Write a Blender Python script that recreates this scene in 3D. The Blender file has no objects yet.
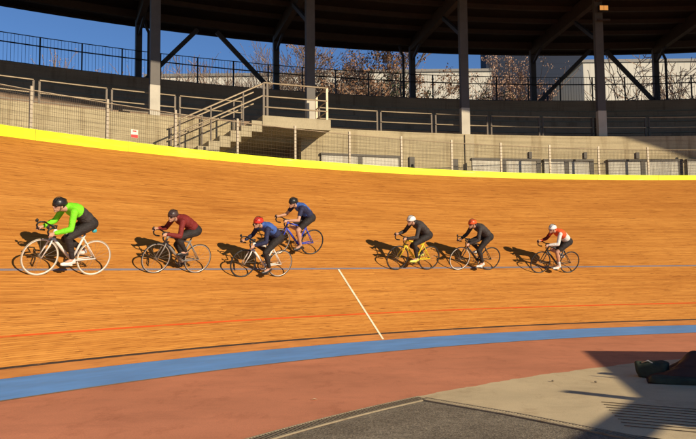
import bpy, bmesh, math, random
from mathutils import Vector, Matrix, Euler, Quaternion, noise as mnoise
R_ = math.radians
sc = bpy.context.scene
col = sc.collection
# ------------------------------------------------------------------ camera
PITCH, ROLL, FPX = 0.07627, -0.00985, 720.3
cam_d = bpy.data.cameras.new('camera'); cam = bpy.data.objects.new('camera', cam_d); col.objects.link(cam)
cam_d.sensor_fit = 'HORIZONTAL'; cam_d.sensor_width = 36; cam_d.lens = 36 * FPX / 696
cam_d.clip_start = 0.05; cam_d.clip_end = 3000
_c, _s = math.cos(PITCH), math.sin(PITCH); _cr, _sr = math.cos(ROLL), math.sin(ROLL)
_eu = Vector((0, -_s, _c)); _ex = Vector((1, 0, 0)); _f = Vector((0, _c, _s))
_right = _cr * _ex + _sr * _eu; _up = -_sr * _ex + _cr * _eu
cam.matrix_world = Matrix(((_right.x, _up.x, -_f.x, 0), (_right.y, _up.y, -_f.y, 0), (_right.z, _up.z, -_f.z, 1.5), (0, 0, 0, 1)))
sc.camera = cam
# ------------------------------------------------------------------ sky, sun, exposure
SUN_AZ, SUN_EL = R_(-43.5), R_(20.8)
sdir = Vector((math.cos(SUN_AZ) * math.cos(SUN_EL), math.sin(SUN_AZ) * math.cos(SUN_EL), math.sin(SUN_EL)))
w = bpy.data.worlds.new('World'); sc.world = w; w.use_nodes = True
nt = w.node_tree; sky = nt.nodes.new('ShaderNodeTexSky'); sky.sky_type = 'NISHITA'; sky.sun_disc = False
sky.sun_elevation = SUN_EL; sky.sun_rotation = math.atan2(sdir.x, sdir.y)
sky.air_density = 1.0; sky.dust_density = 0.0; sky.ozone_density = 6.0; sky.altitude = 2500
bg = nt.nodes['Background']; nt.links.new(sky.outputs[0], bg.inputs[0]); bg.inputs[1].default_value = 0.10
sl = bpy.data.lights.new('sun', 'SUN'); sl.energy = 4.9; sl.angle = R_(0.55); sl.color = (1.0, 0.85, 0.62)
so = bpy.data.objects.new('sun', sl); col.objects.link(so); so.rotation_euler = sdir.to_track_quat('Z', 'Y').to_euler(); so.location = (30, -30, 40)
sc.view_settings.view_transform = 'Standard'; sc.view_settings.look = 'None'
sc.view_settings.gamma = 1; sc.view_settings.use_curve_mapping = False; sc.view_settings.exposure = 0.2
# ------------------------------------------------------------------ helpers
def tag(o, label=None, cat=None, group=None, kind=None):
    if label: o['label'] = label
    if cat: o['category'] = cat
    if group: o['group'] = group
    if kind: o['kind'] = kind
    return o
def empty(name, loc=(0, 0, 0), **k):
    o = bpy.data.objects.new(name, None); o.empty_display_size = 0.2; col.objects.link(o); o.location = loc
    return tag(o, **k)
class MB:
    def __init__(s): s.v = []; s.f = []; s.uv = {}; s.mi = []; s.cur = 0
    def add(s, vs, fs, uvs=None):
        b = len(s.v); s.v += [Vector(q) for q in vs]
        for i, f in enumerate(fs):
            if uvs: s.uv[len(s.f)] = uvs[i]
            s.f.append([b + j for j in f]); s.mi.append(s.cur)
        return s
    def box(s, c, d, rz=0, m=None):
        x, y, z = [q / 2 for q in d]
        vs = [Vector((a, b, e)) for e in (-z, z) for a, b in ((-x, -y), (x, -y), (x, y), (-x, y))]
        if m is None: m = Matrix.Rotation(rz, 3, 'Z')
        return s.add([m @ q + Vector(c) for q in vs], [(3, 2, 1, 0), (4, 5, 6, 7), (0, 1, 5, 4), (1, 2, 6, 5), (2, 3, 7, 6), (3, 0, 4, 7)])
    def bar(s, p0, p1, wd, ht, up=Vector((0, 0, 1))):      # rectangular bar between two points
        p0, p1 = Vector(p0), Vector(p1); d = (p1 - p0); L = d.length; d.normalize()
        sd = d.cross(up)
        if sd.length < 1e-4: sd = d.cross(Vector((0, 1, 0)))
        sd.normalize(); u = sd.cross(d)
        return s.box((p0 + p1) / 2, (L, wd, ht), m=Matrix((d, sd, u)).transposed())
    def tube(s, p0, p1, r0, r1=None, n=8, caps=True):
        r1 = r0 if r1 is None else r1
        p0, p1 = Vector(p0), Vector(p1); d = (p1 - p0)
        if d.length < 1e-6: return s
        d.normalize(); a = d.orthogonal().normalized(); b = d.cross(a)
        vs = []
        for p, r in ((p0, r0), (p1, r1)):
            for i in range(n):
                t = 2 * math.pi * i / n; vs.append(p + a * (r * math.cos(t)) + b * (r * math.sin(t)))
        fs = [(i, (i + 1) % n, n + (i + 1) % n, n + i) for i in range(n)]
        if caps: fs += [tuple(range(n))[::-1], tuple(range(n, 2 * n))]
        return s.add(vs, fs)
    def path(s, pts, r, n=8, rs=None):
        pts = [Vector(p) for p in pts]; vs = []; N = len(pts); a = None
        for i, p in enumerate(pts):
            d = (pts[min(i + 1, N - 1)] - pts[max(i - 1, 0)]).normalized()
            a = (a - d * a.dot(d)).normalized() if a is not None else d.orthogonal().normalized()
            b = d.cross(a); rr = rs[i] if rs else r
            for k in range(n):
                t = 2 * math.pi * k / n; vs.append(p + a * rr * math.cos(t) + b * rr * math.sin(t))
        fs = [(i * n + k, i * n + (k + 1) % n, (i + 1) * n + (k + 1) % n, (i + 1) * n + k) for i in range(N - 1) for k in range(n)]
        fs += [tuple(range(n))[::-1], tuple((N - 1) * n + k for k in range(n))]
        return s.add(vs, fs)
    def torus(s, c, R, r, ax='Y', N=48, n=8, rx=None):     # ring around the y axis
        c = Vector(c); vs = []; rx = rx or r
        for i in range(N):
            t = 2 * math.pi * i / N
            for k in range(n):
                u = 2 * math.pi * k / n; q = R + r * math.cos(u)
                vs.append(c + Vector((q * math.cos(t), rx * math.sin(u), q * math.sin(t))))
        fs = [(i * n + k, i * n + (k + 1) % n, ((i + 1) % N) * n + (k + 1) % n, ((i + 1) % N) * n + k) for i in range(N) for k in range(n)]
        return s.add(vs, fs)
    def ell(s, c, d, m=None, nu=16, nv=10):                # ellipsoid
        m = m or Matrix.Identity(3); c = Vector(c); vs = [c + m @ Vector((0, 0, -d[2]))]
        for j in range(1, nv):
            ph = -math.pi / 2 + math.pi * j / nv
            for i in range(nu):
                t = 2 * math.pi * i / nu
                vs.append(c + m @ Vector((d[0] * math.cos(ph) * math.cos(t), d[1] * math.cos(ph) * math.sin(t), d[2] * math.sin(ph))))
        vs.append(c + m @ Vector((0, 0, d[2]))); T = len(vs) - 1
        fs = [(0, 1 + (i + 1) % nu, 1 + i) for i in range(nu)]
        fs += [(1 + (j) * nu + i, 1 + j * nu + (i + 1) % nu, 1 + (j + 1) * nu + (i + 1) % nu, 1 + (j + 1) * nu + i) for j in range(nv - 2) for i in range(nu)]
        fs += [(T, 1 + (nv - 2) * nu + i, 1 + (nv - 2) * nu + (i + 1) % nu) for i in range(nu)]
        return s.add(vs, fs)
    def cap(s, p0, r0, p1, r1, n=14):                      # tapered capsule
        p0, p1 = Vector(p0), Vector(p1)
        s.ell(p0, (r0, r0, r0), nu=n, nv=8); s.ell(p1, (r1, r1, r1), nu=n, nv=8)
        return s.tube(p0, p1, r0, r1, n)
    def ring(s, cen, prof, a0, a1, n, closed=True):        # profile (r,z) swept about a vertical axis, degrees
        P = len(prof); vs = []; 
        for i in range(n + 1):
            t = R_(a0 + (a1 - a0) * i / n)
            for r, z in prof: vs.append((cen[0] + r * math.cos(t), cen[1] + r * math.sin(t), z))
        rm = sum(q[0] for q in prof) / P; vl = [0]
        for k in range(P): a, b = prof[k], prof[(k + 1) % P]; vl.append(vl[-1] + math.hypot(a[0] - b[0], a[1] - b[1]))
        fs = []; uv = []
        for i in range(n):
            u0 = R_(a0 + (a1 - a0) * i / n) * rm; u1 = R_(a0 + (a1 - a0) * (i + 1) / n) * rm
            for k in range(P if closed else P - 1):
                k2 = (k + 1) % P
                fs.append((i * P + k, (i + 1) * P + k, (i + 1) * P + k2, i * P + k2)); uv.append(((u0, vl[k]), (u1, vl[k]), (u1, vl[k + 1]), (u0, vl[k + 1])))
        if closed:
            fs.append(tuple(range(P))); uv.append(tuple((q[0], q[1]) for q in prof))
            fs.append(tuple(n * P + k for k in range(P))[::-1]); uv.append(tuple((q[0], q[1]) for q in prof[::-1]))
        return s.add(vs, fs, uv)
    def build(s, name, mats, parent=None, smooth=False, off=True, fix=True):
        me = bpy.data.meshes.new(name)
        o = Vector((0, 0, 0))
        if parent is not None and off: o = root_loc(parent)
        me.from_pydata([v - o for v in s.v], [], s.f)
        if not isinstance(mats, (list, tuple)): mats = [mats]
        for m in mats: me.materials.append(m)
        for i, p in enumerate(me.polygons): p.material_index = s.mi[i]; p.use_smooth = smooth
        if s.uv:
            ul = me.uv_layers.new(name='UVMap')
            for fi, us in s.uv.items():
                for li, u in zip(me.polygons[fi].loop_indices, us): ul.data[li].uv = u
        if fix:
            bm = bmesh.new(); bm.from_mesh(me); bmesh.ops.recalc_face_normals(bm, faces=bm.faces); bm.to_mesh(me); bm.free()
        ob = bpy.data.objects.new(name, me); col.objects.link(ob)
        if parent is not None: ob.parent = parent
        return ob
def root_loc(p):
    l = Vector(p.location)
    while p.parent: p = p.parent; l += Vector(p.location)
    return l
# ------------------------------------------------------------------ materials
class NT:
    def __init__(s, name, rough=0.7, metal=0.0, spec=0.5):
        s.m = bpy.data.materials.new(name); s.m.use_nodes = True; s.t = s.m.node_tree
        s.b = s.t.nodes['Principled BSDF']; s.b.inputs['Roughness'].default_value = rough
        s.b.inputs['Metallic'].default_value = metal; s.b.inputs['Specular IOR Level'].default_value = spec
    def n(s, ty, **k):
        q = s.t.nodes.new(ty)
        for a, b in k.items():
            if a.startswith('_'): setattr(q, a[1:], b)
            else: q.inputs[a.replace('_', ' ')].default_value = b
        return q
    def l(s, a, b): s.t.links.new(a, b)
    def coord(s, uv=False, scale=(1, 1, 1)):
        c = s.n('ShaderNodeTexCoord'); mp = s.n('ShaderNodeMapping'); mp.inputs['Scale'].default_value = scale
        s.l(c.outputs['UV' if uv else 'Object'], mp.inputs[0]); return mp.outputs[0]
    def noise(s, co, scale, detail=4, rough=0.6):
        q = s.n('ShaderNodeTexNoise', Scale=scale, Detail=detail, Roughness=rough); s.l(co, q.inputs['Vector']); return q.outputs['Fac']
    def ramp(s, fac, stops):
        r = s.n('ShaderNodeValToRGB'); e = r.color_ramp.elements
        while len(e) < len(stops): e.new(0.5)
        for q, (p, c) in zip(e, stops): q.position = p; q.color = (*c, 1) if len(c) == 3 else c
        s.l(fac, r.inputs[0]); return r.outputs[0]
    def mix(s, fac, a, b, mode='MIX'):
        q = s.n('ShaderNodeMix', _data_type='RGBA', _blend_type=mode)
        if isinstance(fac, (int, float)): q.inputs[0].default_value = fac
        else: s.l(fac, q.inputs[0])
        for i, v in ((6, a), (7, b)):
            if isinstance(v, tuple): q.inputs[i].default_value = (*v, 1)
            else: s.l(v, q.inputs[i])
        return q.outputs[2]
    def bump(s, h, st=0.3, dist=0.01):
        q = s.n('ShaderNodeBump', Strength=st, Distance=dist); s.l(h, q.inputs['Height']); s.l(q.outputs[0], s.b.inputs['Normal'])
    def base(s, c):
        if isinstance(c, tuple): s.b.inputs['Base Color'].default_value = (*c, 1)
        else: s.l(c, s.b.inputs['Base Color'])
        return s.m
def plain(name, c, rough=0.6, metal=0.0, var=0.12, scale=6.0, spec=0.4):
    k = NT(name, rough, metal, spec); f = k.noise(k.coord(), scale, 5)
    return k.base(k.ramp(f, [(0.3, tuple(x * (1 - var) for x in c)), (0.7, tuple(min(1, x * (1 + var)) for x in c))]))
def concrete(name, c, streak=0.16, joint=None, sc2=1.0):
    k = NT(name, 0.9, 0, 0.2); o = k.coord()
    big = k.noise(o, 0.7 * sc2, 6, 0.65); hz = k.noise(k.coord(scale=(0.35, 0.35, 9)), 1.3, 5, 0.6); fine = k.noise(o, 22, 4, 0.7)
    a = k.ramp(big, [(0.3, tuple(x * 0.82 for x in c)), (0.7, tuple(x * 1.12 for x in c))])
    b = k.mix(streak * 2.2, a, k.ramp(hz, [(0.42, tuple(x * 0.55 for x in c)), (0.55, c)]))
    d = k.mix(0.35, b, k.ramp(fine, [(0.3, (0.55, 0.55, 0.55)), (0.7, (1, 1, 1))]), 'MULTIPLY')
    vs = k.noise(k.coord(scale=(3.2, 3.2, 0.25)), 1.0, 5, 0.6)
    d = k.mix(0.55, d, k.ramp(vs, [(0.34, (0.58, 0.52, 0.46)), (0.48, (1, 1, 1))]), 'MULTIPLY')
    k.bump(fine, 0.25, 0.01); return k.base(d)
# timber track boards: long narrow strips running round the bend
def wood():
    k = NT('track_boards', 0.55, 0, 0.3); uvc = k.coord(True)
    br = k.n('ShaderNodeTexBrick', Scale=1.0, Color1=(0.53, 0.222, 0.042, 1), Color2=(0.42, 0.156, 0.026, 1), Mortar=(0.26, 0.085, 0.018, 1))
    br.inputs['Mortar Size'].default_value = 0.0022; br.inputs['Bias'].default_value = -0.25; br.inputs['Brick Width'].default_value = 3.7
    br.inputs['Row Height'].default_value = 0.045; br.offset = 0.37; br.offset_frequency = 2; br.squash = 1.0
    k.l(uvc, br.inputs['Vector'])
    s1 = k.noise(k.coord(True, (1.3, 24, 1)), 1.0, 6, 0.62); s2 = k.noise(k.coord(True, (4.0, 70, 1)), 1.0, 5, 0.65); s3 = k.noise(k.coord(True, (0.25, 1.3, 1)), 1.0, 4, 0.55)
    c = k.mix(0.8, br.outputs[0], k.ramp(s1, [(0.30, (0.62, 0.52, 0.46)), (0.47, (0.98, 0.96, 0.94)), (0.7, (1.18, 1.22, 1.3))]), 'MULTIPLY')
    c = k.mix(0.7, c, k.ramp(s2, [(0.30, (0.6, 0.5, 0.45)), (0.45, (1, 1, 1)), (0.68, (1.12, 1.15, 1.2))]), 'MULTIPLY')
    c = k.mix(0.75, c, k.ramp(s3, [(0.32, (0.84, 0.78, 0.74)), (0.5, (1, 1, 1)), (0.68, (1.08, 1.12, 1.2))]), 'MULTIPLY')
    dash = k.noise(k.coord(True, (2.2, 34, 1)), 1.0, 3, 0.5); d2 = k.noise(k.coord(True, (0.8, 60, 1)), 1.0, 2, 0.5)
    c = k.mix(0.8, c, k.ramp(dash, [(0.31, (0.34, 0.22, 0.17)), (0.36, (1, 1, 1))]), 'MULTIPLY')
    c = k.mix(0.6, c, k.ramp(d2, [(0.30, (0.45, 0.33, 0.28)), (0.36, (1, 1, 1))]), 'MULTIPLY')
    # boards near the top edge are slightly darker and browner
    sp = k.n('ShaderNodeSeparateXYZ'); k.l(uvc, sp.inputs[0]); mr = k.n('ShaderNodeMapRange'); mr.inputs[1].default_value = 4.6; mr.inputs[2].default_value = 7.6; k.l(sp.outputs[1], mr.inputs[0])
    c = k.mix(mr.outputs[0], c, k.mix(1.0, c, (0.93, 0.88, 0.86), 'MULTIPLY'))
    k.bump(s2, 0.25, 0.004); return k.base(c)
M = {}
M['wood'] = wood()
def paint(name, c, wear, sx=2.5, sy=30, th=(0.33, 0.43)):
    k = NT(name, 0.55, 0, 0.3); s = k.noise(k.coord(True, (sx, sy, 1)), 1.0, 5, 0.65); b = k.noise(k.coord(True, (0.8, 3, 1)), 1.0, 4)
    cc = k.mix(k.ramp(b, [(0.35, (0, 0, 0)), (0.7, (1, 1, 1))]), tuple(x * 0.85 for x in c), tuple(min(1, x * 1.12) for x in c))
    return k.base(k.mix(k.ramp(s, [(th[0], (0, 0, 0)), (th[1], (1, 1, 1))]), wear, cc))
M['blue_band'] = paint('blue_band_paint', (0.115, 0.345, 0.74), (0.22, 0.31, 0.42), 1.5, 26, (0.27, 0.4))
M['black_line'] = paint('black_line_paint', (0.05, 0.032, 0.024), (0.2, 0.09, 0.035))
M['red_line'] = paint('red_line_paint', (0.62, 0.085, 0.015), (0.5, 0.14, 0.025))
M['blue_line'] = paint('stayer_line_paint', (0.20, 0.18, 0.21), (0.34, 0.2, 0.1))
M['white_line'] = paint('white_line_paint', (0.78, 0.68, 0.48), (0.6, 0.4, 0.2))
k = NT('yellow_board_paint', 0.5, 0, 0.3); bb = k.noise(k.coord(True, (0.7, 6, 1)), 1.0, 4); _y = (k.ramp(bb, [(0.28, (0.72, 0.72, 0.0)), (0.5, (0.90, 0.91, 0.0)), (0.66, (0.93, 0.93, 0.03)), (0.74, (0.95, 0.94, 0.35))]))
sx_ = k.n('ShaderNodeSeparateXYZ'); k.l(k.coord(True, (1 / 2.4, 1, 1)), sx_.inputs[0]); fr_ = k.n('ShaderNodeMath', _operation='FRACT'); k.l(sx_.outputs[0], fr_.inputs[0])
_y = k.mix(0.8, _y, k.ramp(fr_.outputs[0], [(0.0, (0.25, 0.22, 0.05)), (0.006, (0.25, 0.22, 0.05)), (0.010, (1, 1, 1))]), 'MULTIPLY')
_sc = k.noise(k.coord(True, (2.5, 16, 1)), 1.0, 5, 0.7); _y = k.mix(0.55, _y, k.ramp(_sc, [(0.33, (0.5, 0.42, 0.3)), (0.40, (1, 1, 1))]), 'MULTIPLY'); M['yellow'] = k.base(_y)
# infield red acrylic surface
def ground(name, c, dark=0.78, spots=0.25, sc1=0.5):
    k = NT(name, 0.85, 0, 0.25); o = k.coord(); a = k.noise(o, sc1, 6, 0.6); b = k.noise(o, 60, 3, 0.7); st = k.noise(k.coord(scale=(0.5, 0.7, 1)), 2.2, 7, 0.7)
    x = k.ramp(a, [(0.3, tuple(q * dark for q in c)), (0.7, tuple(q * 1.1 for q in c))])
    x = k.mix(spots, x, k.ramp(st, [(0.35, (0.55, 0.5, 0.48)), (0.5, (1, 1, 1))]), 'MULTIPLY')
    st2 = k.noise(k.coord(scale=(2.2, 1.1, 1)), 0.9, 8, 0.75)
    x = k.mix(0.45, x, k.ramp(st2, [(0.36, (0.72, 0.66, 0.62)), (0.46, (1, 1, 1)), (0.62, (1, 1, 1)), (0.72, (1.18, 1.16, 1.12))]), 'MULTIPLY')
    x = k.mix(0.5, x, k.ramp(b, [(0.3, (0.75, 0.75, 0.75)), (0.7, (1.15, 1.15, 1.15))]), 'MULTIPLY')
    k.bump(b, 0.3, 0.006); return k.base(x)
M['infield'] = ground('infield_red_surface', (0.72, 0.275, 0.145), 0.85)
M['beige_ground'] = ground('beige_concrete_paving', (0.76, 0.60, 0.35), 0.8)
def asphalt():
    k = NT('grey_asphalt', 0.9, 0, 0.25); o = k.coord(); g = k.noise(o, 38, 3, 0.8); a = k.noise(o, 1.1, 6, 0.65); g2 = k.noise(o, 11, 4, 0.7)
    c = k.ramp(a, [(0.3, (0.19, 0.155, 0.11)), (0.7, (0.33, 0.275, 0.195))])
    c = k.mix(0.95, c, k.ramp(g, [(0.36, (0.5, 0.48, 0.45)), (0.5, (0.95, 0.95, 0.95)), (0.64, (1.45, 1.45, 1.4))]), 'MULTIPLY')
    c = k.mix(0.7, c, k.ramp(g2, [(0.35, (0.6, 0.6, 0.6)), (0.6, (1.15, 1.15, 1.15))]), 'MULTIPLY')
    k.bump(g, 0.8, 0.02); return k.base(c)
M['asphalt'] = asphalt()
M['far_ground'] = ground('outer_ground', (0.16, 0.14, 0.09), 0.6, 0.6, 0.05)
M['walk'] = concrete('walkway_concrete', (0.36, 0.29, 0.19))
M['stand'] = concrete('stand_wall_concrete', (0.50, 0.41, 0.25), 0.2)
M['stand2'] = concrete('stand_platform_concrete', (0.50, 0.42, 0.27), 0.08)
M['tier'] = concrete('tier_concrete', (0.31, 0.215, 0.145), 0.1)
M['panel'] = concrete('white_base_panel', (0.68, 0.63, 0.52), 0.12)
M['bench'] = plain('bench_slat_timber', (0.20, 0.16, 0.11))
M['shadow_gap'] = plain('shadow_gap_and_frame', (0.10, 0.085, 0.065))
M['fence_post'] = plain('fence_post_galvanised', (0.36, 0.30, 0.215), 0.5, 0.2)
M['wire'] = plain('fence_wire', (0.15, 0.12, 0.085), 0.5, 0.3)
M['rail'] = plain('handrail_steel', (0.40, 0.31, 0.20), 0.45, 0.25)
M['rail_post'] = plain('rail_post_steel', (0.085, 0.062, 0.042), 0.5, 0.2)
M['black_fence'] = plain('black_fence_paint', (0.012, 0.014, 0.02), 0.5)
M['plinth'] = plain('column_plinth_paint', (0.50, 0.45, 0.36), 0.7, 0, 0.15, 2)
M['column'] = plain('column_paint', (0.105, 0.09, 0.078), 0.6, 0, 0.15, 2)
M['column_rear'] = plain('rear_column_paint', (0.05, 0.055, 0.075), 0.6)
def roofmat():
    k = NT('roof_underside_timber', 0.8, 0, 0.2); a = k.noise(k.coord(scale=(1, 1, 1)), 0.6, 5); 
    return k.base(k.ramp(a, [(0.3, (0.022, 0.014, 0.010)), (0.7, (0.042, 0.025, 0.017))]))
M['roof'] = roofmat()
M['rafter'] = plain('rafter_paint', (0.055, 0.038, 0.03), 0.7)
M['bark'] = plain('bark', (0.19, 0.145, 0.105), 0.9, 0, 0.3, 9)
M['twig'] = plain('twig', (0.32, 0.22, 0.15), 0.9, 0, 0.3, 9)
M['leaf_brown'] = plain('dry_brown_leaves', (0.24, 0.125, 0.065), 0.8, 0, 0.5, 3)
M['leaf_pale'] = plain('pale_plumes', (0.40, 0.25, 0.17), 0.8, 0, 0.4, 3)
M['leaf_dark'] = plain('dark_evergreen_leaves', (0.035, 0.045, 0.02), 0.8, 0, 0.5, 3)
M['rubber'] = plain('tyre_rubber', (0.02, 0.018, 0.016), 0.6)
M['rubber_tan'] = plain('tan_tyre', (0.36, 0.29, 0.20), 0.6)
M['rim_silver'] = plain('silver_rim', (0.5, 0.45, 0.38), 0.35, 0.5)
M['rim_white'] = plain('white_rim', (0.72, 0.66, 0.56), 0.4)
M['rim_black'] = plain('black_rim', (0.03, 0.03, 0.03), 0.35)
M['spoke'] = plain('steel_spoke', (0.35, 0.3, 0.24), 0.35, 0.6)
M['metal'] = plain('bike_alloy', (0.3, 0.28, 0.25), 0.35, 0.7)
M['black'] = plain('black_plastic', (0.018, 0.016, 0.015), 0.45)
M['skin'] = plain('skin', (0.52, 0.28, 0.18), 0.55, 0, 0.06)
M['hair'] = plain('dark_hair', (0.02, 0.013, 0.01), 0.6)
M['lens'] = plain('dark_glasses', (0.015, 0.012, 0.012), 0.15)
def cloth(name, c, rough=0.65):
    k = NT(name, rough, 0, 0.3); o = k.coord(); f = k.noise(o, 9, 4); g = k.noise(k.coord(scale=(1, 1, 2.5)), 22, 3)
    k.bump(g, 0.9, 0.02)
    return k.base(k.ramp(f, [(0.3, tuple(x * 0.8 for x in c)), (0.7, tuple(min(1, x * 1.15) for x in c))]))
for nm, c in dict(green=(0.22, 0.78, 0.02), black_c=(0.028, 0.022, 0.02), burgundy=(0.20, 0.022, 0.018), blue_c=(0.055, 0.12, 0.38), charcoal=(0.05, 0.04, 0.036), redorange=(0.78, 0.10, 0.025), white_c=(0.72, 0.68, 0.62), navy=(0.025, 0.028, 0.07)).items():
    M[nm] = cloth(nm + '_cloth', c)
for nm, c in dict(helm_black=(0.02, 0.018, 0.018), helm_red=(0.62, 0.035, 0.02), helm_orange=(0.75, 0.10, 0.02), helm_white=(0.78, 0.75, 0.7), helm_dark=(0.07, 0.04, 0.035), f_white=(0.74, 0.70, 0.62), f_grey=(0.22, 0.2, 0.18), f_blue=(0.03, 0.06, 0.45), f_yellow=(0.72, 0.55, 0.02), f_black=(0.03, 0.028, 0.028), cyan=(0.05, 0.4, 0.45), shoe_white=(0.75, 0.72, 0.66), shoe_yellow=(0.7, 0.68, 0.12), shoe_black=(0.03, 0.028, 0.028)).items():
    M[nm] = plain(nm + '_paint', c, 0.35, 0, 0.05)

# ------------------------------------------------------------------ bend geometry
C = (14.498, -3.578); RI = 24.407; WID = 7.467
def bank(th): t = R_(th) - math.pi / 2; return 0.71001 - 0.02182 * t + 0.00408 * t * t
def trk(th, s, n=0.0):                    # point on the banked boards: angle, metres up the slope, metres above it
    b = bank(th); r = RI + s * math.cos(b) - n * math.sin(b); z = s * math.sin(b) + n * math.cos(b); a = R_(th)
    return Vector((C[0] + r * math.cos(a), C[1] + r * math.sin(a), z))
def tstrip(name, s0, s1, mat, th0, th1, n=160, lift=0.0, segs=1, kind='structure', rough=0.0):
    m = MB(); vs = []; S = segs + 1
    for i in range(n + 1):
        th = th0 + (th1 - th0) * i / n
        for j in range(S): vs.append(trk(th, s0 + (s1 - s0) * j / segs, lift))
    fs = []; uv = []
    for i in range(n):
        u0 = R_(th0 + (th1 - th0) * i / n) * 27.2; u1 = R_(th0 + (th1 - th0) * (i + 1) / n) * 27.2
        for j in range(segs):
            v0 = s0 + (s1 - s0) * j / segs; v1 = s0 + (s1 - s0) * (j + 1) / segs
            fs.append((i * S + j, i * S + j + 1, (i + 1) * S + j + 1, (i + 1) * S + j)); uv.append(((u0, v0), (u0, v1), (u1, v1), (u1, v0)))
    m.add(vs, fs, uv); o = m.build(name, mat, smooth=True); tag(o, kind=kind); return o
T0, T1 = 55, 185
M['edge_boards'] = paint('edge_boards_stain', (0.45, 0.175, 0.045), (0.29, 0.105, 0.03), 1.2, 22, (0.3, 0.5))
tstrip('track_banking', -0.0, WID, M['wood'], T0, T1, segs=10)
tstrip('edge_boards', 0.0, 0.19, M['edge_boards'], T0, T1, lift=0.002)
tstrip('measurement_line', 0.185, 0.23, M['black_line'], T0, T1, lift=0.004)
tstrip('sprinters_line', 0.865, 0.905, M['red_line'], T0, T1, lift=0.004)
tstrip('stayers_line', 2.54, 2.60, M['blue_line'], T0, T1, lift=0.004)
# finish line across the lower boards
m = MB(); n = 12; vs = []
for i in range(n + 1):
    s = 0.02 + (2.535 - 0.02) * i / n; th = 124.19 + (124.05 - 124.19) * i / n
    for dth in (-0.062, 0.062): vs.append(trk(th + dth, s, 0.008))
m.add(vs, [(2 * i, 2 * i + 1, 2 * i + 3, 2 * i + 2) for i in range(n)], [((0, i * .2), (.05, i * .2), (.05, i * .2 + .2), (0, i * .2 + .2)) for i in range(n)])
tag(m.build('finish_line', M['white_line']), kind='structure')
BW, BS = 1.352, 0.0629
m = MB(); m.ring(C, [(RI - BW * math.cos(BS), -BW * math.sin(BS)), (RI, -0.001)], T0, T1, 160, closed=False)
tag(m.build('blue_band', M['blue_band'], smooth=True), kind='structure')
GZ = -BW * math.sin(BS)
rIn = RI - BW * math.cos(BS)
m = MB(); m.ring(C, [(rIn - 4.6, GZ - 0.001), (rIn + 0.01, GZ - 0.001)], 0, 360, 240, closed=False)
tag(m.build('infield', M['infield'], smooth=True), kind='structure')
m = MB(); m.box((0, 0, GZ - 1.03), (1600, 1600, 2.0)); tag(m.build('ground', M['far_ground']), kind='structure')
# joint between red surface and band: thin worn concrete strip
m = MB(); m.ring(C, [(rIn - 0.06, GZ + 0.004), (rIn + 0.006, GZ + 0.004)], T0, T1, 160, closed=False)
tag(m.build('band_edge_joint', M['walk'], smooth=True), kind='structure')
def wob(x, a=0.05): return a * mnoise.noise(Vector((x * 1.7, 3.1, 0.4)))
# beige paving right of the drain, asphalt to the left of it and near the camera
m = MB(); vs = []; uv = []; N = 260
for i in range(N + 1):
    th = 137.6 + (75 - 137.6) * i / N; a = R_(th)
    for r in (4.0, 18.84 + wob(i * .11, 0.07) + wob(i * .9, 0.035)): vs.append((C[0] + r * math.cos(a), C[1] + r * math.sin(a), GZ + 0.003))
m.add(vs, [(2 * i, 2 * i + 1, 2 * i + 3, 2 * i + 2) for i in range(N)]); tag(m.build('concrete_paving', M['beige_ground']), kind='structure')
m = MB(); A = [(0.93, 9.30), (1.86, 8.23), (2.53, 7.3), (3.4, 6.1), (7.0, 1.2), (9, -8), (-14, -8), (-9, -2)]
arc = [(C[0] + 18.58 * math.cos(R_(t)), C[1] + 18.58 * math.sin(R_(t))) for t in [175 - i * (175 - 136.8) / 24 for i in range(25)]]
poly = [A[-1]] + arc + A[:-1]
m.add([(x, y, GZ + 0.007) for x, y in poly], [tuple(range(len(poly)))]); tag(m.build('asphalt_apron', M['asphalt']), kind='structure')
# ------------------------------------------------------------------ drain channels with slotted grates
def grate(name, pts_in, pts_out, label):
    root = empty(name, (pts_in[0][0], pts_in[0][1], GZ), label=label, cat='drain grate')
    z = GZ + 0.011
    k1 = MB(); k2 = MB()
    for i in range(len(pts_in) - 1):
        for P, wd in ((pts_in, 0.03), (pts_out, 0.018)):
            a, b = P[i], P[i + 1]; k1.bar((a[0], a[1], z + 0.004), (b[0], b[1], z + 0.004), wd, 0.016)
        a, b, c, d = pts_in[i], pts_in[i + 1], pts_out[i + 1], pts_out[i]
        k2.add([(q[0], q[1], z - 0.002) for q in (a, b, c, d)], [(0, 1, 2, 3)])
    k3 = MB()
    for i in range(len(pts_in) - 1):
        L = math.hypot(pts_in[i + 1][0] - pts_in[i][0], pts_in[i + 1][1] - pts_in[i][1]); q = max(1, int(L / 0.04))
        for j in range(q):
            t = (j + 0.5) / q; a = [pts_in[i][e] * (1 - t) + pts_in[i + 1][e] * t for e in (0, 1)]; b = [pts_out[i][e] * (1 - t) + pts_out[i + 1][e] * t for e in (0, 1)]
            k3.bar((a[0], a[1], z + 0.003), (b[0], b[1], z + 0.003), 0.022, 0.012)
    k2.build('channel', M['shadow_gap'], root); k1.build('grate_frame', M['walk'], root); k3.build('grate_bars', M['walk'], root)
def arcpts(r, t0, t1, n): return [(C[0] + r * math.cos(R_(t0 + (t1 - t0) * i / n)), C[1] + r * math.sin(R_(t0 + (t1 - t0) * i / n))) for i in range(n + 1)]
grate('drain_grate', arcpts(18.60, 158, 136.7, 40), arcpts(18.80, 158, 136.4, 40), 'curved concrete slot drain along the edge of the red infield surface')
lin = [(0.96, 9.29), (1.86, 8.23), (2.53, 7.3), (3.4, 6.1)]
grate('drain_grate', [(x - 0.11, y - 0.085) for x, y in lin], lin, 'straight slot drain between the beige paving and grey asphalt')
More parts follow.
